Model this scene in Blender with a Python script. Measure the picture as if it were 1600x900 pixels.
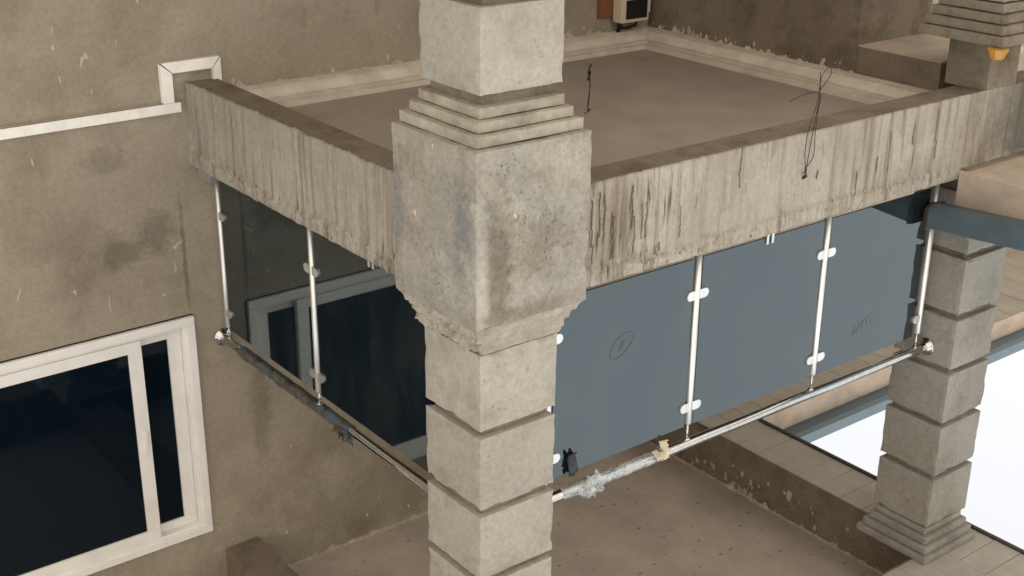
import bpy, bmesh, math, random
from mathutils import Vector, Matrix, noise
random.seed(7)
scn = bpy.context.scene
for o in list(bpy.data.objects): bpy.data.objects.remove(o)

# ------------------------------------------------------------------ camera, world, sun, exposure
G = 3.413                      # ground to underside of the balcony beam
cd = bpy.data.cameras.new('Camera'); cam = bpy.data.objects.new('Camera', cd)
scn.collection.objects.link(cam); scn.camera = cam
cd.sensor_fit = 'HORIZONTAL'; cd.sensor_width = 36; cd.lens = 45.921
cd.clip_start = .05; cd.clip_end = 4000
yaw, pit, rol = math.radians(37.809), math.radians(22.061), math.radians(.5205)
Fv = Vector((math.cos(pit)*math.cos(yaw), math.cos(pit)*math.sin(yaw), math.sin(pit)))
R0 = Vector((math.sin(yaw), -math.cos(yaw), 0)); U0 = R0.cross(Fv)
Rv = math.cos(rol)*R0 + math.sin(rol)*U0; Uv = -math.sin(rol)*R0 + math.cos(rol)*U0
m = Matrix((-Rv, -Uv, -Fv)).transposed().to_4x4()      # the photograph was taken with the camera held upside down
m.translation = Vector((-4.328, -3.170, G-1.813)); cam.matrix_world = m

SUN_EL, SUN_AZ = 72.0, 215.0   # azimuth of the sun measured from +X towards +Y
w = bpy.data.worlds.new('World'); scn.world = w; w.use_nodes = True
nt = w.node_tree; nt.nodes.clear()
sky = nt.nodes.new('ShaderNodeTexSky'); sky.sky_type = 'NISHITA'; sky.sun_disc = False
sky.sun_elevation = math.radians(SUN_EL); sky.sun_rotation = math.radians(90-SUN_AZ)
sky.air_density = 1.0; sky.dust_density = 4.0; sky.ozone_density = 1.0
hs = nt.nodes.new('ShaderNodeHueSaturation'); hs.inputs['Saturation'].default_value = .08
bg = nt.nodes.new('ShaderNodeBackground'); bg.inputs['Strength'].default_value = .15
ow = nt.nodes.new('ShaderNodeOutputWorld')
nt.links.new(sky.outputs[0], hs.inputs['Color']); nt.links.new(hs.outputs[0], bg.inputs[0]); nt.links.new(bg.outputs[0], ow.inputs[0])
sl = bpy.data.lights.new('sun', 'SUN'); sl.energy = 4.3; sl.angle = math.radians(2.5); sl.color = (1, .98, .95)
so = bpy.data.objects.new('sun', sl); scn.collection.objects.link(so)
e, a = math.radians(SUN_EL), math.radians(SUN_AZ)
sd = Vector((math.cos(e)*math.cos(a), math.cos(e)*math.sin(a), math.sin(e)))
so.rotation_euler = sd.to_track_quat('Z', 'Y').to_euler(); so.location = sd*30
vs = scn.view_settings; vs.view_transform = 'Standard'; vs.look = 'None'; vs.gamma = 1; vs.exposure = 1.1

# ------------------------------------------------------------------ materials
def srgb(r, g, b):
    f = lambda c: ((c/255+.055)/1.055)**2.4 if c/255 > .04045 else c/255/12.92
    return (f(r), f(g), f(b), 1)
class NT:
    def __init__(s, name):
        s.m = bpy.data.materials.new(name); s.m.use_nodes = True; s.t = s.m.node_tree; s.t.nodes.clear()
        s.out = s.n('ShaderNodeOutputMaterial'); s.pos = None
    def n(s, t): return s.t.nodes.new(t)
    def l(s, a, b): s.t.links.new(a, b)
    def P(s, scale=(1, 1, 1)):
        if s.pos is None: s.pos = s.n('ShaderNodeNewGeometry').outputs['Position']
        if scale == (1, 1, 1): return s.pos
        mp = s.n('ShaderNodeMapping'); mp.inputs['Scale'].default_value = scale; s.l(s.pos, mp.inputs[0]); return mp.outputs[0]
    def noise(s, sc, det=4, rough=.55, scale=(1, 1, 1), dist=0):
        q = s.n('ShaderNodeTexNoise'); q.inputs['Scale'].default_value = sc; q.inputs['Detail'].default_value = det
        q.inputs['Roughness'].default_value = rough; q.inputs['Distortion'].default_value = dist
        s.l(s.P(scale), q.inputs['Vector']); return q.outputs['Fac']
    def vor(s, sc, scale=(1, 1, 1)):
        q = s.n('ShaderNodeTexVoronoi'); q.inputs['Scale'].default_value = sc; s.l(s.P(scale), q.inputs['Vector']); return q.outputs['Distance']
    def ramp(s, fac, stops):
        r = s.n('ShaderNodeValToRGB'); el = r.color_ramp.elements
        while len(el) < len(stops): el.new(.5)
        for k, (p, c) in enumerate(stops):
            el[k].position = p; el[k].color = c if not isinstance(c, (int, float)) else (c, c, c, 1)
        s.l(fac, r.inputs[0]); return r.outputs[0]
    def mix(s, fac, a, b, mode='MIX'):
        x = s.n('ShaderNodeMix'); x.data_type = 'RGBA'; x.blend_type = mode
        for i, v in ((0, fac), (6, a), (7, b)):
            if isinstance(v, (int, float)): x.inputs[i].default_value = v
            elif isinstance(v, tuple): x.inputs[i].default_value = v
            else: s.l(v, x.inputs[i])
        return x.outputs[2]
    def math(s, op, a, b):
        x = s.n('ShaderNodeMath'); x.operation = op
        for i, v in ((0, a), (1, b)):
            if isinstance(v, (int, float)): x.inputs[i].default_value = v
            else: s.l(v, x.inputs[i])
        return x.outputs[0]
    def bsdf(s, col, rough=.85, metal=0, spec=.3, bump=None, bs=.4, bd=.01, ior=1.5):
        b = s.n('ShaderNodeBsdfPrincipled')
        if isinstance(col, tuple): b.inputs['Base Color'].default_value = col
        else: s.l(col, b.inputs['Base Color'])
        if isinstance(rough, (int, float)): b.inputs['Roughness'].default_value = rough
        else: s.l(rough, b.inputs['Roughness'])
        b.inputs['Metallic'].default_value = metal; b.inputs['Specular IOR Level'].default_value = spec; b.inputs['IOR'].default_value = ior
        if bump is not None:
            u = s.n('ShaderNodeBump'); u.inputs['Strength'].default_value = bs; u.inputs['Distance'].default_value = bd
            s.l(bump, u.inputs['Height']); s.l(u.outputs[0], b.inputs['Normal'])
        s.l(b.outputs[0], s.out.inputs[0]); return b
M = {}
def concrete(name, base, dark, light, streak=0, fleck=0, pit=0, grey=None, bs=.45, big=1.3, scrape=0, spots=(), grain=.35, blotch=.75):
    k = NT(name)
    c = k.mix(k.ramp(k.noise(big, 5, .6, dist=.4), [(.3, 0.), (.7, 1.)]), base, light)
    c = k.mix(k.math('MULTIPLY', k.ramp(k.noise(big*2.1, 6, .65), [(.48, 0.), (.72, 1.)]), blotch), c, dark)
    if grey: c = k.mix(k.math('MULTIPLY', k.ramp(k.noise(2.3, 4, .6, scale=(1, 1, .6), dist=.8), [(.48, 0.), (.66, 1.)]), .8), c, grey)
    for ctr, sc, col, amt in spots:
        mp = k.n('ShaderNodeMapping'); mp.vector_type = 'TEXTURE'; mp.inputs['Location'].default_value = (ctr[0], ctr[1], ctr[2]+G); mp.inputs['Scale'].default_value = sc; k.l(k.P(), mp.inputs[0])
        ln = k.n('ShaderNodeVectorMath'); ln.operation = 'LENGTH'; k.l(mp.outputs[0], ln.inputs[0])
        dd = k.math('ADD', ln.outputs['Value'], k.math('MULTIPLY', k.math('SUBTRACT', k.noise(2.0/max(.15, min(sc)), 6, .68), .5), 1.9))
        c = k.mix(k.math('MULTIPLY', k.ramp(dd, [(.35, 1.), (1.0, 0.)]), amt), c, col)
    c = k.mix(grain, c, k.mix(1., c, k.ramp(k.noise(38, 5, .7), [(.3, .45), (.7, 1.25)]), 'MULTIPLY'))
    if streak:
        st = k.math('MULTIPLY', k.ramp(k.noise(17, 4, .6, scale=(1, 1, .05)), [(.50, 0.), (.64, 1.)]), k.ramp(k.noise(1.6, 3, .55, scale=(1, 1, .8)), [(.36, .4), (.60, 1.)]))
        c = k.mix(k.math('MULTIPLY', st, .8*streak), c, dark)
        mp = k.n('ShaderNodeMapping'); mp.vector_type = 'TEXTURE'; mp.inputs['Location'].default_value = (0, .75, G+.2); mp.inputs['Scale'].default_value = (.6, .75, .5); k.l(k.P(), mp.inputs[0])
        ln = k.n('ShaderNodeVectorMath'); ln.operation = 'LENGTH'; k.l(mp.outputs[0], ln.inputs[0]); near_ = k.ramp(ln.outputs['Value'], [(.5, .075), (1.1, 0.)])
        n2 = k.math('ADD', k.noise(34, 4, .6, scale=(1, 1, .11), dist=.2), near_)
        s2 = k.math('MULTIPLY', k.ramp(n2, [(.60, 0.), (.70, 1.)]), k.ramp(k.math('ADD', k.noise(6, 4, .65, scale=(1, 1, .6)), near_), [(.47, 0.), (.60, 1.)]))
        c = k.mix(k.math('MULTIPLY', s2, .9*streak), c, srgb(76, 66, 54))
        s3 = k.ramp(k.noise(22, 3, .6, scale=(1, 1, .04)), [(.58, 0.), (.70, 1.)])
        c = k.mix(k.math('MULTIPLY', s3, .6*streak), c, light)
    if scrape:
        sc = k.math('MULTIPLY', k.ramp(k.noise(9, 6, .7, scale=(1, 1, .25), dist=.3), [(.60, 0.), (.67, 1.)]), k.ramp(k.noise(1.1, 2, .5), [(.45, 0.), (.6, 1.)]))
        c = k.mix(k.math('MULTIPLY', sc, scrape), c, dark)
    if fleck:
        v = k.math('MULTIPLY', k.ramp(k.noise(17, 2, .4, scale=(1, 1.2, .5), dist=.6), [(.735, 0.), (.75, 1.)]), k.ramp(k.noise(1.7, 2, .5), [(.44, 0.), (.50, 1.)]))
        c = k.mix(k.math('MULTIPLY', v, fleck), c, srgb(212, 200, 176))
    h = k.math('ADD', k.noise(9, 6, .65), k.math('MULTIPLY', k.noise(70, 4, .7), .35))
    if pit:
        oi = k.n('ShaderNodeObjectInfo'); c = k.mix(1., c, k.ramp(oi.outputs['Random'], [(0., (.90, .885, .86, 1)), (1., (1.06, 1.05, 1.03, 1))]), 'MULTIPLY')
        pt = k.math('MULTIPLY', k.ramp(k.noise(55, 5, .75), [(.585, 0.), (.66, 1.)]), k.ramp(k.noise(3.3, 4, .65), [(.44, .2), (.62, 1.)]))
        c = k.mix(k.math('MULTIPLY', pt, .62), c, srgb(84, 76, 64))
        h = k.math('SUBTRACT', h, k.math('MULTIPLY', pt, pit))
    k.bsdf(c, .93, spec=.15, bump=h, bs=bs, bd=.012); M[name] = k.m
concrete('wall', srgb(152, 141, 123), srgb(128, 116, 98), srgb(166, 156, 138), fleck=.55, scrape=.4, bs=.3, big=.8, grain=.28,
         spots=[((2.98, -.50, .98), (.5, .20, .14), srgb(90, 82, 72), .5), ((2.98, -.26, .90), (.5, .15, .18), srgb(94, 86, 75), .45), ((2.98, -.52, .40), (.5, .20, .10), srgb(100, 92, 80), .35),
                ((2.98, -.10, 1.1), (.5, .02, .5), srgb(92, 80, 66), .5), ((2.98, .35, 2.3), (.5, .10, .55), srgb(104, 94, 78), .45), ((2.98, 1.4, 3.3), (.5, 1.6, .4), srgb(104, 92, 78), .4)])
concrete('column', srgb(156, 151, 140), srgb(134, 127, 114), srgb(171, 167, 157), pit=.45, bs=.45, big=2.0, grain=.3)
concrete('column_big', srgb(148, 143, 131), srgb(126, 118, 104), srgb(163, 158, 147), pit=.35, grey=srgb(138, 137, 131), bs=.8, big=3.2, fleck=.7, grain=.42,
         spots=[((-.23, -.06, .15), (.4, .10, .42), srgb(104, 94, 80), .75), ((-.23, .16, .12), (.4, .22, .20), srgb(118, 111, 98), .6), ((-.14, -.182, .12), (.10, .4, .46), srgb(112, 115, 115), .75), ((.36, -.182, .05), (.06, .4, .32), srgb(118, 120, 119), .7), ((-.23, -.15, .30), (.4, .05, .34), srgb(176, 172, 160), .7), ((-.23, .1, .42), (.4, .4, .06), srgb(112, 104, 90), .6)])
concrete('column_grey', srgb(146, 142, 134), srgb(120, 115, 106), srgb(162, 158, 150), pit=.3, scrape=.4, bs=.35, big=1.6)
concrete('mould', srgb(150, 143, 128), srgb(122, 111, 93), srgb(176, 169, 153), bs=.55, big=3)
concrete('beam', srgb(148, 141, 127), srgb(106, 95, 80), srgb(168, 162, 149), streak=1., bs=.5, big=1.4, scrape=.15, blotch=.25, spots=[((0, 4.3, .2), (.5, .55, .6), srgb(96, 100, 100), .8), ((0, 3.15, .42), (.5, .35, .16), srgb(126, 123, 113), .5), ((0, .75, .22), (.5, .3, .3), srgb(120, 104, 84), .4)])
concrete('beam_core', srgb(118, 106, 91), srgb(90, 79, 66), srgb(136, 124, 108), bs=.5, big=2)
concrete('plaster_light', srgb(170, 158, 138), srgb(150, 138, 118), srgb(200, 190, 172), bs=.8, big=6)
concrete('drip', srgb(124, 114, 99), srgb(96, 86, 73), srgb(146, 137, 122), bs=.8, big=6)
concrete('mortar', srgb(148, 137, 118), srgb(106, 95, 78), srgb(172, 162, 144), bs=1.0, big=6)
concrete('soil', srgb(156, 151, 144), srgb(132, 126, 118), srgb(174, 169, 162), bs=.6, big=.5)
concrete('groove', srgb(122, 112, 97), srgb(94, 84, 70), srgb(142, 132, 116), bs=.5, big=3)
def plain(name, col, rough=.5, metal=0, spec=.4, var=.12, bs=.15, sc=14):
    k = NT(name)
    c = k.mix(var, col, k.mix(1., col, k.ramp(k.noise(sc, 5, .65), [(.3, .35), (.7, 1.5)]), 'MULTIPLY'))
    k.bsdf(c, k.ramp(k.noise(6, 4), [(.2, max(0, rough-.08)), (.8, min(1, rough+.1))]), metal, spec, k.noise(sc*3, 4), bs, .003); M[name] = k.m
plain('ceiling', srgb(158, 146, 133), .8, spec=.2, var=.2, sc=3)
plain('cornice', srgb(204, 193, 176), .75, spec=.2, var=.3, sc=5)
plain('ceiling_up', srgb(184, 171, 157), .8, spec=.2, var=.25, sc=2.5)
plain('dab', srgb(112, 101, 88), .9)
plain('soffit_tile', srgb(168, 160, 148), .45, spec=.35, var=.25, sc=4)
plain('trim_dark', srgb(70, 60, 54), .6)
plain('beige_board', srgb(176, 160, 143), .7, spec=.25, var=.3, sc=5)
plain('slate_metal', srgb(76, 90, 96), .45, spec=.5, var=.25, sc=6)
plain('white_alu', srgb(236, 233, 227), .4, spec=.45, var=.12, sc=5)
plain('white_pvc', srgb(238, 234, 225), .5, spec=.4, var=.18, sc=7)
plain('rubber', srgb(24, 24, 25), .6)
plain('meter_case', srgb(206, 192, 164), .5)
plain('wood', srgb(126, 78, 52), .7, var=.35)
plain('wire', srgb(52, 44, 38), .6, metal=.4)
plain('amber', srgb(178, 134, 60), .45)
plain('rag', srgb(206, 192, 168), .9, var=.4, bs=.6)
plain('bin_bag', srgb(30, 34, 36), .3, spec=.5)
plain('roof_sheet', srgb(84, 94, 98), .5)
plain('ink', srgb(92, 102, 107), .8)
k = NT('steel'); k.bsdf(k.ramp(k.noise(30, 3, .6, scale=(1, 1, .1)), [(.3, srgb(188, 188, 186)), (.7, srgb(206, 206, 204))]), k.ramp(k.noise(12, 4), [(.3, .03), (.75, .09)]), 1.0); M['steel'] = k.m
k = NT('steel_satin'); k.bsdf(k.ramp(k.noise(30, 3, .6, scale=(1, 1, .1)), [(.3, srgb(214, 214, 210)), (.7, srgb(236, 236, 233))]), .36, .85); M['steel_satin'] = k.m
def glass(name, col, ior, trans, dust, tint=(1, 1, 1, 1)):
    k = NT(name)
    b = k.bsdf(col, k.ramp(k.noise(3, 4), [(.3, .015), (.8, .05)]), 0, .5, ior=ior)
    b.inputs['Specular Tint'].default_value = tint
    tr = k.n('ShaderNodeBsdfTransparent'); tr.inputs[0].default_value = (.6, .7, .75, 1)
    mx = k.n('ShaderNodeMixShader'); mx.inputs[0].default_value = trans; k.l(b.outputs[0], mx.inputs[1]); k.l(tr.outputs[0], mx.inputs[2])
    df = k.n('ShaderNodeBsdfDiffuse'); df.inputs[0].default_value = srgb(150, 145, 135)
    m2 = k.n('ShaderNodeMixShader'); k.l(k.math('MULTIPLY', k.ramp(k.noise(4, 6, .72, scale=(1, 1, .5), dist=.5), [(.46, .12), (.72, 1.)]), dust), m2.inputs[0])
    k.l(mx.outputs[0], m2.inputs[1]); k.l(df.outputs[0], m2.inputs[2]); k.l(m2.outputs[0], k.out.inputs[0]); M[name] = k.m
glass('tinted_glass', (.005, .010, .014, 1), 2.0, .015, .045, (.80, .97, 1.0, 1))
glass('window_glass', (.002, .006, .012, 1), 1.42, .0, .003, (.7, .9, 1, 1))
k = NT('film')
b = k.bsdf(k.ramp(k.noise(7, 3, .6, scale=(1.6, .35, 3.2), dist=.6), [(.50, srgb(218, 219, 214)), (.535, srgb(70, 130, 164)), (.57, srgb(212, 213, 208))]), .22, 0, .6, bump=k.noise(45, 4, .6), bs=.6, bd=.01)
tr = k.n('ShaderNodeBsdfTransparent'); mx = k.n('ShaderNodeMixShader')
k.l(k.ramp(k.noise(20, 4, .7), [(.35, .25), (.7, .8)]), mx.inputs[0]); k.l(b.outputs[0], mx.inputs[1]); k.l(tr.outputs[0], mx.inputs[2]); k.l(mx.outputs[0], k.out.inputs[0]); M['film'] = k.m
k = NT('film_dark')
b = k.bsdf(k.ramp(k.noise(12, 4, .6, dist=1.0), [(.40, srgb(58, 58, 52)), (.55, srgb(96, 92, 80)), (.62, srgb(58, 98, 124)), (.70, srgb(110, 104, 90))]), .3, 0, .6, bump=k.noise(60, 4, .6), bs=.8, bd=.012)
tr = k.n('ShaderNodeBsdfTransparent'); mx = k.n('ShaderNodeMixShader'); mx.inputs[0].default_value = .25
k.l(b.outputs[0], mx.inputs[1]); k.l(tr.outputs[0], mx.inputs[2]); k.l(mx.outputs[0], k.out.inputs[0]); M['film_dark'] = k.m

# ------------------------------------------------------------------ helpers (all z values are measured from the underside of the balcony beam)
COL = scn.collection
ROOTLOC = {}
def thing(name, label, cat, loc=(0, 0, 0), group=None):
    o = bpy.data.objects.new(name, None); COL.objects.link(o); o.location = Vector(loc)+Vector((0, 0, G))
    o.empty_display_size = .2; o['label'] = label; o['category'] = cat
    if group: o['group'] = group
    ROOTLOC[o] = Vector(loc); return o
def base(o): return ROOTLOC.get(o, Vector((0, 0, 0)))
def fin(name, bm, mat, parent=None, smooth=False, label=None, loc=None):
    """one mesh object from a bmesh written in scene coordinates"""
    off = base(parent) if parent is not None else Vector((0, 0, -G))
    bmesh.ops.recalc_face_normals(bm, faces=bm.faces)
    for v in bm.verts: v.co -= off
    me = bpy.data.meshes.new(name); bm.to_mesh(me); bm.free()
    me.materials.append(M[mat])
    if smooth:
        for p in me.polygons: p.use_smooth = True
    o = bpy.data.objects.new(name, me); COL.objects.link(o)
    if parent is not None: o.parent = parent; ROOTLOC[o] = base(parent)
    if label: o['label'] = label
    return o
def solo(name, bm, mat, label, cat, smooth=False, loc=None, group=None):
    """a thing that is a single mesh, origin at its base"""
    zmin = min(v.co.z for v in bm.verts); c = Vector((sum(v.co.x for v in bm.verts)/len(bm.verts), sum(v.co.y for v in bm.verts)/len(bm.verts), zmin))
    for v in bm.verts: v.co -= c
    bmesh.ops.recalc_face_normals(bm, faces=bm.faces)
    me = bpy.data.meshes.new(name); bm.to_mesh(me); bm.free(); me.materials.append(M[mat])
    for p in me.polygons: p.use_smooth = smooth
    o = bpy.data.objects.new(name, me); COL.objects.link(o); o.location = c+Vector((0, 0, G)); o['label'] = label; o['category'] = cat
    if group: o['group'] = group
    ROOTLOC[o] = c; return o
def B(): return bmesh.new()
def box(bm, x0, x1, y0, y1, z0, z1, bev=0):
    r = bmesh.ops.create_cube(bm, size=1)
    for v in r['verts']:
        v.co = Vector((x0+(v.co.x+.5)*(x1-x0), y0+(v.co.y+.5)*(y1-y0), z0+(v.co.z+.5)*(z1-z0)))
    if bev:
        ed = list({e for v in r['verts'] for e in v.link_edges})
        bmesh.ops.bevel(bm, geom=ed, offset=bev, segments=2, affect='EDGES', profile=.6)
    return bm
def bx(*a, **k): return box(B(), *a, **k)
def tube(bm, pts, r, seg=8, cap=True, rf=None):
    pts = [Vector(p) for p in pts]; rings = []; n = len(pts); up = None
    for i, p in enumerate(pts):
        t = (pts[min(i+1, n-1)]-pts[max(i-1, 0)]).normalized()
        if up is None: up = Vector((0, 0, 1)) if abs(t.z) < .9 else Vector((1, 0, 0))
        s = t.cross(up).normalized(); up = s.cross(t).normalized()
        ring = []
        for j in range(seg):
            an = 2*math.pi*j/seg; rr = rf(i, j, an) if rf else r
            ring.append(bm.verts.new(p+(s*math.cos(an)+up*math.sin(an))*rr))
        rings.append(ring)
    for i in range(n-1):
        for j in range(seg): bm.faces.new((rings[i][j], rings[i][(j+1) % seg], rings[i+1][(j+1) % seg], rings[i+1][j]))
    if cap: bm.faces.new(rings[0][::-1]); bm.faces.new(rings[-1])
    return bm
def nz(x, y, z, s): return noise.noise(Vector((x*s, y*s, z*s)))
def rough(bm, cuts=8, amp=.004, chip=.012, seed=0):
    """subdivide and roughen a cast block: gentle unevenness and chipped edges"""
    bmesh.ops.subdivide_edges(bm, edges=bm.edges[:], cuts=cuts, use_grid_fill=True)
    bm.normal_update()
    lo = Vector([min(v.co[i] for v in bm.verts) for i in range(3)]); hi = Vector([max(v.co[i] for v in bm.verts) for i in range(3)]); c = (lo+hi)/2
    mv = []
    for v in bm.verts:
        ed = sum(1 for i in range(3) if min(v.co[i]-lo[i], hi[i]-v.co[i]) < 1e-4)
        d = v.normal*(amp*nz(v.co.x+seed, v.co.y-seed, v.co.z+2*seed, 5)+.4*amp*nz(v.co.x-seed, v.co.y, v.co.z+seed, 19))
        if ed >= 2:
            q = nz(v.co.x+3*seed, v.co.y+seed, v.co.z-seed, 11)
            d -= v.normal*(.003+chip*max(0, q)**1.2)
        mv.append(d)
    for v, d in zip(list(bm.verts), mv): v.co += d
    return bm

# ------------------------------------------------------------------ ground
bm = B(); bmesh.ops.create_grid(bm, x_segments=60, y_segments=60, size=400)
for v in bm.verts:
    v.co.z = -G + (.02*nz(v.co.x, v.co.y, 0, .3) if v.co.length < 30 else .6*max(0, nz(v.co.x, v.co.y, 0, .01))) - .02
go = fin('ground', bm, 'soil'); go['kind'] = 'structure'; go.location.z = 0

# ------------------------------------------------------------------ house: plastered wall with the window in it
XW = 2.98
WY0, WY1, WZ0, WZ1 = -1.98, -.085, 1.497, 3.092
house = thing('house', 'brown cement plastered house wall with a white sliding window beside the balcony', 'house', (XW, 0, -G))
def rwall(name, x0, x1, y0, y1, z0, z1, mat='wall', parent=house): return fin(name, bx(x0, x1, y0, y1, z0, z1), mat, parent)
bm = B()
for yy0, yy1, z0, z1 in ((-7, WY0, -G, 3.75), (WY1, 13, -G, 3.75), (WY0, WY1, -G, WZ0), (WY0, WY1, WZ1, 3.75)): box(bm, XW, XW+.22, yy0, yy1, z0, z1)
fin('wall', bm, 'wall', house)
# side wall closing the far end of the covered porch, with an opening beside the far column
rwall('side_wall', 1.0, XW-.003, 3.79, 4.55, -G, .498, 'beam_core')  # darker cement than the house wall: dim porch light put into the colour
li = rwall('lintel', .36, .998, 3.793, 4.55, -.095, .495, 'beam_core')  # same darker cement, the shade painted in as on the side wall
fin('lintel_soffit', bx(.365, .996, 3.80, 4.545, -.105, -.0955), 'beige_board', li)
# window
def frame(bm, x0, x1, y0, y1, z0, z1, wd, bev=.004, wz=None):
    wz = wz or wd
    box(bm, x0, x1, y0, y1, z0, z0+wz, bev); box(bm, x0, x1, y0, y1, z1-wz, z1, bev)
    box(bm, x0, x1, y0, y0+wd, z0+wz, z1-wz, bev); box(bm, x0, x1, y1-wd, y1, z0+wz, z1-wz, bev)
    return bm
win = fin('window', frame(B(), XW-.032, XW+.06, WY0, WY1, WZ0, WZ1, .058, .006), 'white_alu', house, label='white aluminium sliding window with dark panes')
fin('track', frame(B(), XW-.012, XW+.14, WY0+.058, WY1-.058, WZ0+.058, WZ1-.058, .018, .002), 'white_alu', win)
fin('sash', frame(B(), XW+.035, XW+.07, -1.12, WY1-.078, WZ0+.078, WZ1-.078, .088, .004, .062), 'white_alu', win)
fin('pane', bx(XW+.05, XW+.056, -1.04, WY1-.16, WZ0+.135, WZ1-.135), 'window_glass', win)
fin('sash', frame(B(), XW-.018, XW+.022, WY0+.078, -.445, WZ0+.078, WZ1-.078, .088, .004, .075), 'white_alu', win)
fin('pane', bx(XW-.002, XW+.004, WY0+.16, -.525, WZ0+.148, WZ1-.148), 'window_glass', win)
bm = bx(XW-.034, XW-.018, -.500, -.475, 2.20, 2.36, .004); box(bm, XW-.046, XW-.034, -.497, -.478, 2.25, 2.31, .003)
fin('latch', bm, 'white_pvc', win)
fin('sealant_bead', tube(tube(B(), [(XW-.001, WY1+.003, WZ0), (XW-.001, WY1+.003, WZ1)], .006, 6), [(XW-.001, WY0, WZ0-.003), (XW-.001, WY1, WZ0-.003)], .006, 6), 'rubber', win)
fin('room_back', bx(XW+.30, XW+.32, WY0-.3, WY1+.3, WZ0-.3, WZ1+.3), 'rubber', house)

def fringe(bm, p0, p1, along, out, seed, h0=.006, amp=.05, n=260, th=.008, down=-1):
    """ragged plaster squeezed out along a joint: a thin uneven strip against the wall"""
    p0, p1 = Vector(p0), Vector(p1); prev = None
    for i in range(n+1):
        t = i/n; p = p0.lerp(p1, t)
        q = nz(t*40+seed, seed, 0, 1); q2 = nz(t*170, seed*2, 0, 1)
        h = h0+amp*(max(0, q)**1.5+.5*max(0, q2)**3) + .004*random.random(); k = th*(.5+random.random())
        a = bm.verts.new(p); b_ = bm.verts.new(p+out*k*1.6); c = bm.verts.new(p+Vector((0, 0, down*h))+out*k*.5); d = bm.verts.new(p+Vector((0, 0, down*h)))
        cur = (a, b_, c, d)
        if prev:
            for j in range(4): bm.faces.new((prev[j], prev[(j+1) % 4], cur[(j+1) % 4], cur[j]))
        prev = cur
    return bm
def crumb(bm, c, r, out, flat=.35):
    v0 = bmesh.ops.create_icosphere(bm, subdivisions=1, radius=1)['verts']; sx = .6+.9*random.random()
    for v in v0:
        v.co *= .7+.6*random.random(); k = v.co.dot(out); v.co -= out*k*(1-flat)
        v.co.z *= sx*1.5; v.co = Vector(c)+v.co*r
nX, nY = Vector((-1, 0, 0)), Vector((0, -1, 0))

# ------------------------------------------------------------------ balcony: two edge beams, slab soffit, cornice
bal = thing('balcony', 'balcony slab with streaked cement edge beams and a cornice-edged ceiling below', 'balcony', (0, 0, 0))
def face_sheet(axis, a0, a1, seed, far=False):
    """the plastered outer face of an edge beam with its ragged mortar lip; axis 'y' lies in X=0, axis 'x' in Y=0"""
    bm = B(); na, nzv = int((a1-a0)*110), 56; rows = []
    for i in range(na+1):
        s = a0+(a1-a0)*i/na; row = []
        e_ = .45 if axis == 'y' else 1.2
        zb = -.006+e_*(.008*nz(s, seed, 0, 9)+.008*nz(s, seed, 3, 31))
        lip = .420+.035*nz(s, seed, 1, 2.3)+.022*nz(s, seed, 5, 11)+.012*nz(s, seed, 5, 37)
        for j in range(nzv+1):
            z = zb+(.503-zb)*j/nzv
            d = .010+.005*nz(s, z, seed, 3)+.0030*nz(s*3, z*.3, seed, 14)
            ww = max(0, min(1, (z-lip)/.012)); d += ww*(.014+max(0, min(1, (.500-z)/.03))*(.012*nz(s, z, seed+9, 9)+.012*nz(s, z, seed+4, 30))) - .022*max(0, nz(s, z, seed+2, 16)-.1)*max(0, 1-abs(z-lip)/.07)
            if j == nzv: z += .006*nz(s, 7, seed, 14)
            row.append(bm.verts.new((-d, s, z) if axis == 'y' else (s, -d, z)))
        # turn the sheet back on to the core at top and bottom
        row.append(bm.verts.new((.06, s, .503) if axis == 'y' else (s, .06, .503)))
        row.insert(0, bm.verts.new((.004, s, zb) if axis == 'y' else (s, .004, zb)))
        rows.append(row)
    for i in range(na):
        for j in range(len(rows[0])-1): bm.faces.new((rows[i][j], rows[i+1][j], rows[i+1][j+1], rows[i][j+1]))
    return bm
beamY = fin('edge_beam', bx(.0, .2, .202, 6.2, 0, .5), 'beam_core', bal)
beamX = fin('edge_beam', bx(.0, XW-.004, .0, .2, .001, .499), 'beam_core', bal)
fin('plaster_face', face_sheet('y', .0, 6.2, 3), 'beam', beamY, True)
fin('plaster_face', face_sheet('x', .012, XW-.004, 17), 'beam', beamX, True)
fin('slab', bx(.2, XW-.004, .2, 4.6, .212, .498), 'beam_core', bal)
fin('ceiling', bx(.203, XW-.006, .203, 3.786, .2, .211), 'ceiling', bal)
def cornice(pts_in, dirs):
    prof = [(0, 0), (.0, .0), (.022, .0), (.022, .075), (.038, .075), (.038, .004), (.052, .006), (.052, .085), (.068, .085), (.068, .014), (.082, .022), (.096, .033), (.110, .048), (.120, .064), (.120, .118), (.138, .118), (.138, .070), (.154, .072), (.154, .118), (.171, .118), (.171, .086), (.198, .088), (.198, .121)]
    bm = B(); rings = []
    # along X=XW from y=.2 to the corner, then along Y=3.79 towards the edge beam (mitred)
    for kind in ('a', 'c', 'b'):
        ring = []
        for o_, h in prof[1:]:
            zc = .078+h
            ring.append(bm.verts.new((XW-.004-o_, .204, zc) if kind == 'a' else (XW-.004-o_, 3.786-o_, zc) if kind == 'c' else (.204, 3.786-o_, zc)))
        rings.append(ring)
    for r0, r1 in zip(rings, rings[1:]):
        for j in range(len(r0)-1): bm.faces.new((r0[j], r0[j+1], r1[j+1], r1[j]))
    return bm
cor = fin('cornice', cornice(None, None), 'cornice', bal)
bm = fringe(fringe(B(), (XW, .22, .085), (XW, 3.78, .085), None, nX, 4, amp=.085, th=.012), (1.0, 3.79, .085), (XW-.02, 3.79, .085), None, nY, 11, amp=.09, th=.012)
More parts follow.
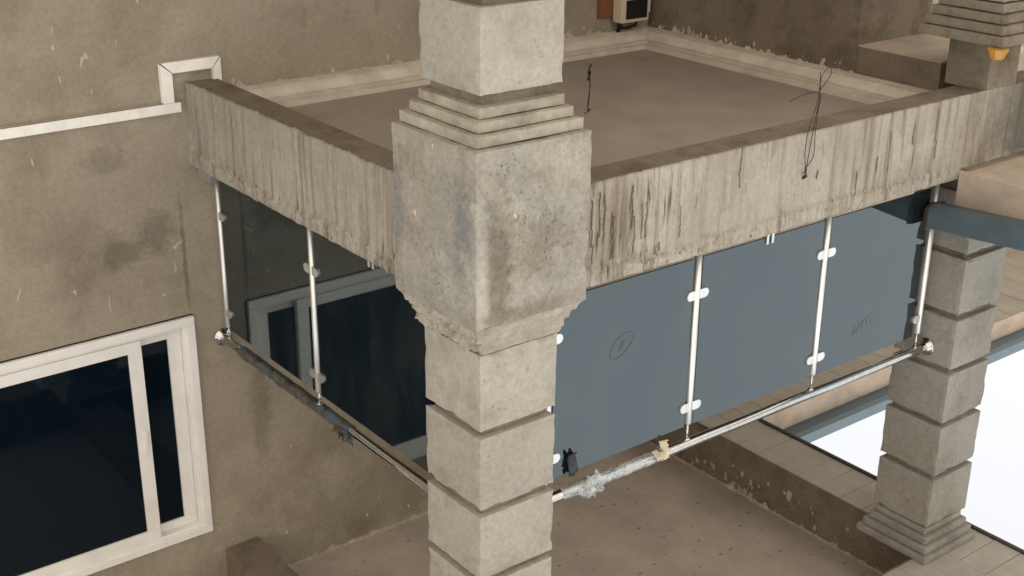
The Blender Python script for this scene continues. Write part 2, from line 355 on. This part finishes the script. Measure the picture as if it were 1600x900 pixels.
for i in range(120):
    r_ = .004+.020*random.random()**3
    if i % 2: crumb(bm, (XW, .3+3.4*random.random(), .085-.07*random.random()**2), r_, nX)
    else: crumb(bm, (1.1+1.85*random.random(), 3.79, .085-.06*random.random()**2), r_, nY)
o = fin('plaster_crumbs', bm, 'plaster_light', cor); o['kind'] = 'stuff'
# mortar lumps on the beam lips
bm = B()
for i in range(420):
    if random.random() < .62: crumb(bm, (-.012-.02*random.random(), .3+3.2*random.random(), .41+.085*random.random()), .002+.009*random.random()**3, nX, .5)
    else: crumb(bm, (.4+2.5*random.random(), -.012-.02*random.random(), .41+.085*random.random()), .002+.009*random.random()**3, nY, .5)
o = fin('mortar_lumps', bm, 'mortar', bal); o['kind'] = 'stuff'

# cement and rust drips run down the outer faces
def drips(axis, spots):
    bm = B()
    for s, zt, ln, wd in spots:
        n = 22; prev = None; ph = random.random()*99
        for i in range(n+1):
            t = i/n; z = zt-ln*t; ww = wd*(.15+2.6*max(0, nz(t*7+ph, ph, 0, 1))**1.3+.35*random.random())*(1 if 0 < i < n else .15); c_ = s+.010*nz(t*2, ph, 3, 1)+.003*random.uniform(-1, 1)
            d = .0165; f_ = (lambda a_, q: (-q, a_, z)) if axis == 'y' else (lambda a_, q: (a_, -q, z))
            cur = [bm.verts.new(f_(c_-ww, d-.008)), bm.verts.new(f_(c_, d+.0015)), bm.verts.new(f_(c_+ww, d-.008))]
            if prev:
                for q in range(2): bm.faces.new((prev[q], prev[q+1], cur[q+1], cur[q]))
            prev = cur
    return bm
sp = []
for i in range(12): sp.append((random.uniform(.40, 1.25), random.uniform(.25, .44), random.uniform(.05, .28), random.uniform(.002, .005)))
for i in range(9): sp.append((random.uniform(1.3, 3.5), random.uniform(.15, .44), random.uniform(.04, .25), random.uniform(.0015, .004)))
o = fin('cement_drips', drips('y', sp), 'drip', beamY); o['kind'] = 'stuff'

# ------------------------------------------------------------------ columns
def blockmesh(name, hw, h, mat, seed, cuts=16, amp=.0022, chip=.017):
    bm = rough(bx(-hw, hw, -hw, hw, 0, h), cuts, amp, chip, seed)
    bm.normal_update(); bmesh.ops.recalc_face_normals(bm, faces=bm.faces)
    me = bpy.data.meshes.new(name); bm.to_mesh(me); bm.free(); me.materials.append(M[mat]); return me
def put(name, me, parent, z, rot=0, sz=1, label=None):
    o = bpy.data.objects.new(name, me); COL.objects.link(o); o.parent = parent
    o.location = (0, 0, z-base(parent).z); o.rotation_euler.z = rot*math.pi/2; o.scale.z = sz
    ROOTLOC[o] = base(parent)
    if label: o['label'] = label
    return o
UP = [(.622, 1.0), (1.038, 1.412), (1.450, 1.790), (1.828, 2.172), (2.210, 2.566), (2.605, 2.968)]
LOW = [(-.900-.4*i, -.540-.4*i) for i in range(7)]
def loft_square(cx, cy, prof, n=22, seed=0, amp=.008):
    bm = B(); rings = []
    for q, (hw, z) in enumerate(prof):
        ring = []
        for sd_ in range(4):
            for k_ in range(n):
                u = -1+2*k_/n; x, y = [(u, -1), (1, u), (-u, 1), (-1, -u)][sd_]
                a_ = amp*(1.5 if sd_ == 0 else .55)*(0 if q in (0, len(prof)-1) else 1)
                h_ = hw+a_*(nz(x*2, y*2, z*6+seed, 2.2)+.8*nz(x*2, y*2, z*9+seed, 6)); ring.append(bm.verts.new((cx+x*h_, cy+y*h_, z+.6*a_*nz(x*3, y*3, seed+q, 2))))
        rings.append(ring)
    N = 4*n
    for a_, b_ in zip(rings, rings[1:]):
        for k_ in range(N): bm.faces.new((a_[k_], a_[(k_+1) % N], b_[(k_+1) % N], b_[k_]))
    bm.faces.new(rings[0][::-1]); bm.faces.new(rings[-1]); return bm
def column(label, cx, cy, mat, big):
    t = thing('concrete_column', label, 'column', (cx, cy, -G))
    tone = {'near': ('column', 'mould'), 'far': ('column_grey', 'column_grey')}[mat]
    variants = [blockmesh('block', .22, .36, tone[0], s+cx*10) for s in (1.3, 4.1, 7.7, 11.9)]
    fin('core', bx(cx-.186, cx+.186, cy-.186, cy+.186, -G, -.30), 'groove', t)
    fin('core', bx(cx-.186, cx+.186, cy-.186, cy+.186, .502, 3.2), 'groove', t)
    for i, (z0, z1) in enumerate(UP): put('block', variants[i % 4], t, z0, i, (z1-z0)/.36)
    for i, (z0, z1) in enumerate(LOW): put('block', variants[(i+2) % 4], t, z0, i+1, (z1-z0)/.36)
    def step(hw, z0, z1, nm='capital_step', m_=tone[1], chip=.012, cuts=10, amp=.0025):
        return fin(nm, rough(bx(cx-hw, cx+hw, cy-hw, cy+hw, z0, z1), cuts, amp, chip, hw*37), m_, t)
    if big:
        for hw, z0, z1 in ((.180, -.545, -.491), (.226, -.494, -.445), (.256, -.444, -.395), (.286, -.394, -.342)): step(hw, z0, z1)
        fin('capital_block', rough(bx(cx-.315, cx+.315, cy-.312, cy+.312, -.340, .452), 22, .007, .016, 5.5), 'column_big', t, label='large stained grey concrete block of the column')
        fin('broken_base', loft_square(cx, cy, [(.296, .440), (.306, .452), (.296, .462), (.284, .478), (.279, .498), (.264, .504), (.260, .522), (.257, .540), (.243, .546), (.240, .566), (.238, .584), (.231, .590), (.229, .604), (.226, .616), (.20, .617)], 30, 4.0, .013), 'mould', t, label='broken mortar moulding at the foot of the upper shaft')
    else:
        for hw, z0, z1 in ((.196, -.585, -.535), (.220, -.533, -.475), (.243, -.473, -.418), (.266, -.416, -.360), (.288, -.358, -.297)): step(hw, z0, z1, 'capital_step', 'groove', .006)
        fin('beam_pad', bx(cx-.142, cx+.15, cy-.15, cy+.15, -.298, -.002), 'groove', t)
    for q, (hw, z0, z1) in enumerate(((.205, 2.985, 3.035), (.235, 3.037, 3.090), (.263, 3.092, 3.146), (.290, 3.148, 3.199))):
        fin('capital_step', bx(cx-hw, cx+hw, cy-hw, cy+hw, z0, z1, bev=.014), tone[1], t)
    return t
near = column('square beige concrete column of stacked blocks with big stained block at the balcony corner', .085, .130, 'near', True)
far = column('smoother grey concrete column of stacked blocks at the far railing end under the eaves', .137, 3.893, 'far', False)

# ------------------------------------------------------------------ roof over the balcony
roof = thing('roof', 'roof over the upper balcony with beige ceiling, beams and panelled eaves', 'roof', (0, 0, 3.2))
ceil = fin('ceiling', bx(-.02, XW-.003, -4, 3.85, 3.62, 3.64), 'ceiling_up', roof)
bm = B()
for i in range(15):
    for j in range(20):
        x, y = .15+i*.21+.07*random.uniform(-1, 1), .45+j*.18+(.09 if i % 2 else 0)+.06*random.uniform(-1, 1)
        if x > XW-.05 or y > 3.8 or random.random() < .25: continue
        zs = random.uniform(.5, 1.1)
        vs_ = [bm.verts.new((x+zs*.006*math.cos(k)+.004*random.random(), y+zs*.022*math.sin(k)*(.6+.5*random.random()), 3.6185)) for k in [2*math.pi*q/7 for q in range(7)]]
        bm.faces.new(vs_)
o = fin('screw_dabs', bm, 'dab', ceil); o['kind'] = 'stuff'
fin('roof_beam', rough(bx(-.02, XW-.004, 0, .25, 3.28, 3.619), 6, .003, .006, 2), 'beam_core', roof)
bf = fin('roof_beam', bx(-.02, XW-.004, 3.85, 4.06, 3.2165, 3.70), 'beam_core', roof)
fin('roof_beam', bx(-.25, -.02, -4, 3.85, 3.2165, 3.70), 'beam_core', roof)
bm = fringe(fringe(B(), (.0, 3.85, 3.62), (XW, 3.85, 3.62), None, nY, 21, amp=.08, th=.012), (XW, .25, 3.62), (XW, 3.85, 3.62), None, nX, 31, amp=.08, n=300, th=.012)
for i in range(110):
    r_ = .005+.022*random.random()**3
    if i % 4: crumb(bm, (random.choice((random.uniform(.3, 2.8), random.gauss(1.75, .22))), 3.85, 3.62-.22*random.random()**2), r_, nY, .2)
    else: crumb(bm, (XW, .3+3*random.random(), 3.62-.3*random.random()**2), r_*.7, nX, .2)
o = fin('plaster_crumbs', bm, 'plaster_light', ceil); o['kind'] = 'stuff'
# eave panels: strip beyond the far beam, strip outside the front, strip along the house
def tiles(n, f, dims, parent):
    me = None
    for i in range(n):
        if me is None:
            bm = bx(*dims, bev=.003); me = bpy.data.meshes.new('eave_panel'); bmesh.ops.recalc_face_normals(bm, faces=bm.faces); bm.to_mesh(me); bm.free(); me.materials.append(M['soffit_tile'])
        o = bpy.data.objects.new('eave_panel', me); COL.objects.link(o); o.parent = parent; o.location = Vector(f(i))-base(parent)+Vector((0, 0, .0015*random.random()))
        o.rotation_euler = (.004*random.uniform(-1, 1), .004*random.uniform(-1, 1), 0)
eave = fin('eave_board', bx(-1.25, 1.965, 4.062, 4.27, 3.2175, 3.24), 'groove', roof)
tiles(17, lambda i: (1.99-.1025-.2035*i, 4.06, 3.2), (-.0995, .0995, -.208, .208, 0, .014), roof)
fin('eave_board', bx(-1.25, -.252, -4, 3.85, 3.2175, 3.24), 'groove', roof)
tiles(20, lambda i: (-.65, 3.75-.2035*i, 3.2), (-.6, .6, -.0995, .0995, 0, .014), roof)
fin('fascia_trim', bx(-1.28, 1.94, 4.272, 4.30, 3.185, 3.40, .003), 'trim_dark', roof)
fin('fascia_trim', bx(-1.30, -1.27, -4, 4.30, 3.185, 3.40, .003), 'trim_dark', roof)
fin('roof_deck', bx(-1.26, XW+.2, -4, 4.27, 3.74, 3.80), 'roof_sheet', roof)

heave = thing('house_eave', 'panelled eave of the main house with beige fascia and dark gutter behind the balcony', 'eave', (2.2, 8, 3.2))
fin('eave_board', bx(1.97, XW-.004, 4.064, 13, 3.2175, 3.24), 'groove', heave)
tiles(37, lambda i: (2.475, 3.965+.2035*i, 3.2), (-.5, .5, -.0995, .0995, 0, .014), heave)
fin('fascia_board', bx(1.94, 1.968, 4.31, 13, 3.188, 3.40, .006), 'beige_board', heave)
gp = [(1.94, 3.375), (1.885, 3.375), (1.835, 3.385), (1.80, 3.41), (1.80, 3.505), (1.812, 3.515), (1.812, 3.50), (1.815, 3.42), (1.84, 3.40), (1.885, 3.39), (1.94, 3.39)]
bm = B(); ra = [bm.verts.new((x, 4.305, z)) for x, z in gp]; rb = [bm.verts.new((x, 13, z)) for x, z in gp]
for j in range(len(gp)): bm.faces.new((ra[j], ra[(j+1) % len(gp)], rb[(j+1) % len(gp)], rb[j]))
bm.faces.new(ra[::-1]); bm.faces.new(rb)
fin('gutter', bm, 'slate_metal', heave)
fin('roof_sheet', bx(1.93, XW+.5, 4.31, 13, 3.47, 3.50), 'roof_sheet', heave)

# ------------------------------------------------------------------ glass railings
RZ = 1.688
def stadium(bm, c, ax, L, H, T, outn):
    """clamp plate with rounded ends, long axis ax, thickness along outn"""
    n = 8; f0, f1 = [], []
    for k in range(2*n):
        an = math.pi*(k if k < n else k)/(n-1)-math.pi/2 if k < n else math.pi*(k-n)/(n-1)+math.pi/2
        cxs = (L/2-H/2) if k < n else -(L/2-H/2)
        u = cxs+H/2*math.cos(an); z = H/2*math.sin(an)
        f0.append(bm.verts.new(Vector(c)+ax*u+Vector((0, 0, z))+outn*T/2)); f1.append(bm.verts.new(Vector(c)+ax*u+Vector((0, 0, z))-outn*T/2))
    bm.faces.new(f0); bm.faces.new(f1[::-1])
    for k in range(2*n): bm.faces.new((f0[k], f1[k], f1[(k+1) % (2*n)], f0[(k+1) % (2*n)]))
    return bm
def railing(label, axis, off, posts, panels, rail0, rail1, clampz, gz, rz, flange_at, sides, clips):
    P = (lambda s, d, z: (off+d, s, z)) if axis == 'y' else (lambda s, d, z: (s, off+d, z))
    ax = Vector((0, 1, 0)) if axis == 'y' else Vector((1, 0, 0)); outn = nX if axis == 'y' else nY
    t = thing('glass_railing', label, 'railing', P((rail0+rail1)/2, 0, .5))
    hr = fin('handrail', tube(B(), [P(rail0+(rail1-rail0)*i/40, 0, rz+.0015*math.sin(i*.7)) for i in range(41)], .029, 20), 'steel', t, True)
    fl = B(); s = 1 if flange_at > (rail0+rail1)/2 else -1
    tube(fl, [P(flange_at-s*.001, 0, rz), P(flange_at-s*.010, 0, rz), P(flange_at-s*.014, 0, rz), P(flange_at-s*.016, 0, rz), P(flange_at-s*.034, 0, rz), P(flange_at-s*.036, 0, rz)], .05, 28, rf=lambda i, j, an: (.060, .060, .055, .038, .036, .030)[i])
    fin('flange', fl, 'steel', hr, True)
    for q, p in enumerate(posts):
        po = fin('post', tube(B(), [P(p, 0, .5), P(p, 0, gz[1]-.015), P(p, 0, gz[1]-.008)], .021, 16, rf=lambda i, j, an: (.021, .021, .017)[i]), 'steel_satin', t, True)
        fin('base_plate', tube(B(), [P(p, 0, .5), P(p, 0, .512)], .045, 18), 'steel_satin', po)
        fin('pin', tube(tube(B(), [P(p, 0, gz[1]-.01), P(p, 0, rz-.028)], .0075, 10), [P(p, 0, rz-.036), P(p, 0, rz-.029)], .019, 14), 'steel', po, True)
        for z in clampz:
            for sd in sides[q]:
                bm = B()
                for dd in (-.011, .011): stadium(bm, Vector(P(p+sd*.036, dd, z)), ax, .086, .052, .010, outn)
                fin('clamp', bm, 'steel_satin', po)
    for a0, a1 in panels:
        bm = bx(*( (off-.005, off+.005, a0, a1) if axis == 'y' else (a0, a1, off-.005, off+.005) ), gz[0], gz[1])
        yield_panel = fin('glass_panel', bm, 'tinted_glass', t)
        PANELS.append(yield_panel)
    for c in clips:
        bm = B()
        for dd in (-.012, .012): [box(bm, *( (off+dd-.005, off+dd+.005, c+e_-.008, c+e_+.008) if axis == 'y' else (c+e_-.008, c+e_+.008, off+dd-.005, off+dd+.005) ), .5, gz[0]+.035, .003) for e_ in (-.022, .018)]
        fin('bottom_clip', bm, 'steel_satin', t)
    return t
PANELS = []
ry = railing('dark glass railing between the two concrete columns with sky mirrored in its panels', 'y', .11, (.50, 1.502, 2.535, 3.545), ((.532, 1.470), (1.534, 2.503), (2.567, 3.485)), .25, 3.669, (.792, 1.452), (.588, 1.570), RZ, 3.673, ((1,), (-1, 1), (-1, 1), (-1,)), (2.04,))
py = PANELS[:]; PANELS.clear()
rx = railing('dark glass railing between house wall and corner column mirroring the window', 'x', .11, (2.872, 1.712, .43), ((1.745, 2.842), (.46, 1.68)), .25, XW-.002, (.835, 1.488), (.588, 1.603), RZ+.014, XW, ((-1,), (-1, 1), (1,)), (1.07,))
# ink scribbles on the panes: a ringed 11 and a faint scrawl
bm = B(); c = Vector((.1035, .977, .945)); d1 = Vector((0, .074, -.052)); d2 = Vector((0, .030, .040))
tube(bm, [c+d1*math.cos(t_)*(1+.05*math.sin(3*t_))+d2*math.sin(t_) for t_ in [2*math.pi*i/40+.3 for i in range(40)]], .0010, 5)
for s in (-.007, .010): tube(bm, [c+Vector((0, s-.014, .030)), c+Vector((0, s-.002, .0)), c+Vector((0, s+.012, -.030))], .0010, 5)
fin('ringed_number', bm, 'ink', py[0], label='11 inside a ring, drawn on the glass')
bm = B()
for k in range(4):
    y0 = 2.86+.045*k; tube(bm, [(.1035, y0+.02*math.sin(q*1.1+k)+.006*q, 1.36+.035*math.cos(q*1.3+k*2)-.01*k) for q in range(7)], .0006, 4)
fin('faint_scrawl', bm, 'ink', py[2])

# ------------------------------------------------------------------ porch canopy with its gutter beside the far column
can = thing('porch_canopy', 'low beige canopy box with dark gutter butting against the far end of the beam', 'canopy', (-1.5, 4.8, .45))
fin('soffit_board', bx(-3.2, -.03, 3.57, 6.2, .455, .47), 'beige_board', can)
fin('fascia_board', bx(-3.2, -.028, 3.545, 3.57, .448, .69, .004), 'beige_board', can)
fin('edge_strip', bx(-.06, -.022, 3.572, 6.2, .440, .454), 'beam_core', can)
fin('deck', bx(-3.2, -.032, 3.572, 6.2, .66, .69), 'roof_sheet', can)
gpr = [(3.545, .668), (3.43, .650), (3.395, .668), (3.385, .70), (3.385, .795), (3.395, .80), (3.400, .795), (3.400, .71), (3.44, .672), (3.545, .685)]
bm = B(); ra = [bm.verts.new((.035, y, z)) for y, z in gpr]; rb = [bm.verts.new((-3.2, y, z-.22)) for y, z in gpr]
for j in range(len(gpr)): bm.faces.new((ra[j], ra[(j+1) % len(gpr)], rb[(j+1) % len(gpr)], rb[j]))
bm.faces.new(ra[::-1]); bm.faces.new(rb)
gt = fin('gutter', bm, 'slate_metal', can)
bm = B(); eo = [(3.545, .655), (3.43, .640), (3.388, .658), (3.374, .70), (3.374, .805), (3.40, .815), (3.545, .815)]
va = [bm.verts.new((.036, y, z)) for y, z in eo]; vb = [bm.verts.new((.068, y+(.012 if y < 3.5 else 0), z+(.012 if z < .7 else -.012))) for y, z in eo]
for j in range(len(eo)): bm.faces.new((va[j], va[(j+1) % len(eo)], vb[(j+1) % len(eo)], vb[j]))
bm.faces.new(va[::-1]); bm.faces.new(vb)
fin('end_cap', bm, 'trim_dark', gt)

# ------------------------------------------------------------------ white cable trunking stepping round the beam
tr_ = thing('cable_trunking', 'white cable trunking running along the plaster wall and round the beam end', 'trunking', (XW, -.6, .1))
fin('channel', bx(XW-.028, XW-.001, -5, -.045, .108, .172, .003), 'white_pvc', tr_)
fin('channel_edge', bx(XW-.031, XW-.027, -5, -.046, .104, .110), 'groove', tr_)
def mitred(pts, mat='white_pvc', name='channel'):
    bm = B(); va = [bm.verts.new((XW-.034, y, z)) for y, z in pts]; vb = [bm.verts.new((XW-.001, y, z)) for y, z in pts]
    for j in range(4): bm.faces.new((va[j], va[(j+1) % 4], vb[(j+1) % 4], vb[j]))
    bm.faces.new(va); bm.faces.new(vb[::-1]); return fin(name, bm, mat, tr_)
mitred([(-.158, .108), (-.158, -.128), (-.088, -.066), (-.088, .108)])
mitred([(-.152, -.134), (.222, -.134), (.168, -.068), (-.084, -.068)])
mitred([(.228, -.130), (.228, .076), (.174, .076), (.174, -.066)])
# grey filler block where railing beam meets wall
solo('filler_block', rough(bx(2.80, XW-.004, .03, .16, .504, .60), 4, .004, .01, 3), 'column_grey', 'small grey cement block on the beam where it meets the wall', 'block')

# ------------------------------------------------------------------ electricity meter on the wall under the balcony
mt = thing('electricity_meter', 'beige electricity meter with dark display on a brown board in the porch corner', 'meter', (XW, 3.5, -.4))
fin('board', bx(XW-.03, XW-.001, 3.27, 3.50, -.52, -.035, .004), 'wood', mt)
fin('case', bx(XW-.13, XW-.031, 3.40, 3.68, -.50, .002, .012), 'meter_case', mt)
fin('display', bx(XW-.136, XW-.129, 3.445, 3.655, -.165, -.025, .003), 'rubber', mt)
fin('conduit', bx(XW-.05, XW-.001, 3.715, 3.765, -3.0, -.04, .003), 'white_pvc', mt)
fin('cable', tube(tube(B(), [(XW-.07, 3.44, .0), (XW-.06, 3.45, .045), (XW-.03, 3.47, .06), (XW-.02, 3.46, .09)], .016, 8), [(XW-.08, 3.60, .0), (XW-.07, 3.60, .04), (XW-.05, 3.54, .06), (XW-.03, 3.48, .05)], .012, 8), 'rubber', mt, True)

# ------------------------------------------------------------------ small things
def wire(pts): return [Vector(p) for p in pts]
def smooth_pts(pts, n=6):
    pts = [Vector(p) for p in pts]; out = []
    for i in range(len(pts)-1):
        p0, p1, p2, p3 = pts[max(i-1, 0)], pts[i], pts[i+1], pts[min(i+2, len(pts)-1)]
        for k in range(n):
            t = k/n; out.append(.5*((2*p1)+(-p0+p2)*t+(2*p0-5*p1+4*p2-p3)*t*t+(-p0+3*p1-3*p2+p3)*t**3))
    return out+[pts[-1]]
hx, hy = 1.606, 2.011
bm = B()
tube(bm, smooth_pts([(hx-.03, hy-.05, .196), (hx, hy, .199), (hx+.02, hy+.04, .19), (hx+.01, hy+.01, .185), (hx-.01, hy, .12), (hx, hy+.01, .02), (hx+.004, hy, -.02)]), .0026, 6)
tube(bm, smooth_pts([(hx, hy, .198), (hx+.012, hy+.012, .12), (hx+.006, hy+.02, .04), (hx-.004, hy+.004, -.02), (hx+.014, hy+.02, -.05), (hx-.004, hy-.006, -.085)]), .0026, 6)
tube(bm, smooth_pts([(hx+.010, hy+.020, -.0), (hx-.010, hy-.006, -.02), (hx+.012, hy+.012, -.035), (hx-.008, hy-.010, -.05), (hx+.015, hy+.03, -.09)]), .0055, 6)
tube(bm, smooth_pts([(hx-.012, hy-.02, -.005), (hx+.012, hy+.02, -.03), (hx-.012, hy, -.055)]), .006, 6)
solo('tie_wire', bm, 'wire', 'dark twisted wire hook hanging from the lower ceiling', 'wire', True)
wx, wy = -.03, 2.129
bm = B()
tube(bm, smooth_pts([(.0, wy, .232), (wx, wy, .225), (wx-.005, wy-.03, .10), (wx-.004, wy-.02, -.02), (wx, wy+.035, -.17), (wx, wy+.05, -.30), (wx, wy+.11, -.345), (wx, wy+.12, -.30), (wx, wy+.05, -.235)]), .0022, 5)
tube(bm, smooth_pts([(.0, wy+.01, .225), (wx-.004, wy-.008, .18), (wx-.006, wy+.0, .10), (wx, wy+.025, -.03), (wx, wy+.05, -.20), (wx, wy+.035, -.33)]), .0022, 5)
tube(bm, smooth_pts([(.0, wy+.006, .21), (wx-.012, wy+.03, .12), (wx-.01, wy+.03, .0), (wx-.006, wy+.04, -.12), (wx, wy+.05, -.215), (wx-.01, wy-.08, -.23), (wx-.03, wy-.22, -.215)]), .0022, 5)
tube(bm, [(wx+.018, wy, .24), (wx-.004, wy, .222)], .008, 6)
solo('tie_wire', bm, 'wire', 'thin looped binding wire hanging in front of the streaked beam face', 'wire', True)

def wrap(bm, P, s0, s1, rz, seed, r=.0295, n=90, amp=.005, flap=.02):
    def rf(i, j, an):
        t = i/n
        return r+amp*abs(nz(t*30+seed, an*1.3, seed, 1))+.004*random.random()+flap*max(0, nz(t*9+seed, 3, seed, 1)-.1)*max(0, math.cos(an-1.7))**3
    pts = [P(s0+(s1-s0)*i/n, rz) for i in range(n+1)]
    return tube(bm, pts, r, 18, False, rf)
def crumple(bm, c, sx, sy, sz, seed, n=14, flip=False):
    """a crumpled sheet of film gathered to a knot"""
    vs_ = []
    for i in range(n):
        row = []
        for j in range(n):
            u, v = i/(n-1)-.5, j/(n-1)-.5
            fx = nz(u*2.2, v*2.2, seed, 1)+.35*nz(u*6, v*6, seed, 1); fold = 1-.55*abs(u)*max(0, nz(v*2, seed, 1, 1)+.4)
            p = Vector((sx*fx, v*sy*fold+.18*sy*nz(u*3+5, v*3, seed, 1), u*sz+.22*sz*nz(u*2, v*3+9, seed, 1)))
            if flip: p = Vector((p.y, p.x, p.z))
            row.append(bm.verts.new(Vector(c)+p))
        vs_.append(row)
    for i in range(n-1):
        for j in range(n-1):
            if random.random() < .03 and (i in (0, n-2) or j in (0, n-2)): continue
            bm.faces.new((vs_[i][j], vs_[i+1][j], vs_[i+1][j+1], vs_[i][j+1]))
    return bm
PY = lambda s, z: (.11, s, z)
PX = lambda s, z: (s, .11, z)
bm = wrap(B(), PY, .60, 1.345, RZ, 2.0)
solo('plastic_film', bm, 'film', 'clear film with blue print still wrapped round the handrail by the corner column', 'film', True)
bm = crumple(crumple(B(), (.070, .780, 1.672), .06, .10, .13, 3.1), (.068, .80, 1.680), .07, .09, .10, 8.4)
solo('plastic_scrap', bm, 'film', 'crumpled clear plastic scrap knotted on the wrapped handrail', 'plastic scrap', True)
bm = crumple(crumple(B(), (.075, 1.300, 1.640), .05, .07, .11, 5.2), (.075, 1.265, 1.660), .05, .06, .06, 6.6)
solo('rag', bm, 'rag', 'cream torn rag stuck at the end of the film wrap', 'rag', True)
bm = crumple(B(), (.085, .650, 1.515), .025, .06, .13, 9.3)
solo('plastic_scrap', bm, 'bin_bag', 'black plastic scrap hanging at the glass top by the column', 'plastic scrap', True)
bm = wrap(B(), PX, 2.70, 1.36, RZ+.014, 7.0, .0305, 120, .008, .04)
solo('plastic_film', bm, 'film_dark', 'dull crumpled film with blue print wrapped round the handrail by the house wall', 'film', True)
bm = crumple(crumple(B(), (1.375, .085, 1.735), .05, .13, .09, 4.7, 14, True), (1.46, .085, 1.735), .05, .12, .06, 2.2, 14, True)
solo('plastic_scrap', bm, 'film_dark', 'torn blue-grey film flap standing up from the handrail by the wall', 'plastic scrap', True)
solo('tile_offcut', rough(bx(.0, .11, 1.575, 1.70, .504, .522), 3, .002, .006, 8), 'mould', 'beige tile offcut lying on the beam under the glass', 'tile')
# orange-yellow tub end wedged on the far capital
bm = B(); c = Vector((-.13, 3.60, -.2955))
tube(bm, [c, c+Vector((0, 0, .004)), c+Vector((0, 0, .055)), c+Vector((0, 0, .06))], .06, 9, rf=lambda i, j, an: (.062, .064, .040, .036)[i])
solo('plastic_tub', bm, 'amber', 'small orange-yellow plastic tub upturned on the far column capital', 'tub')
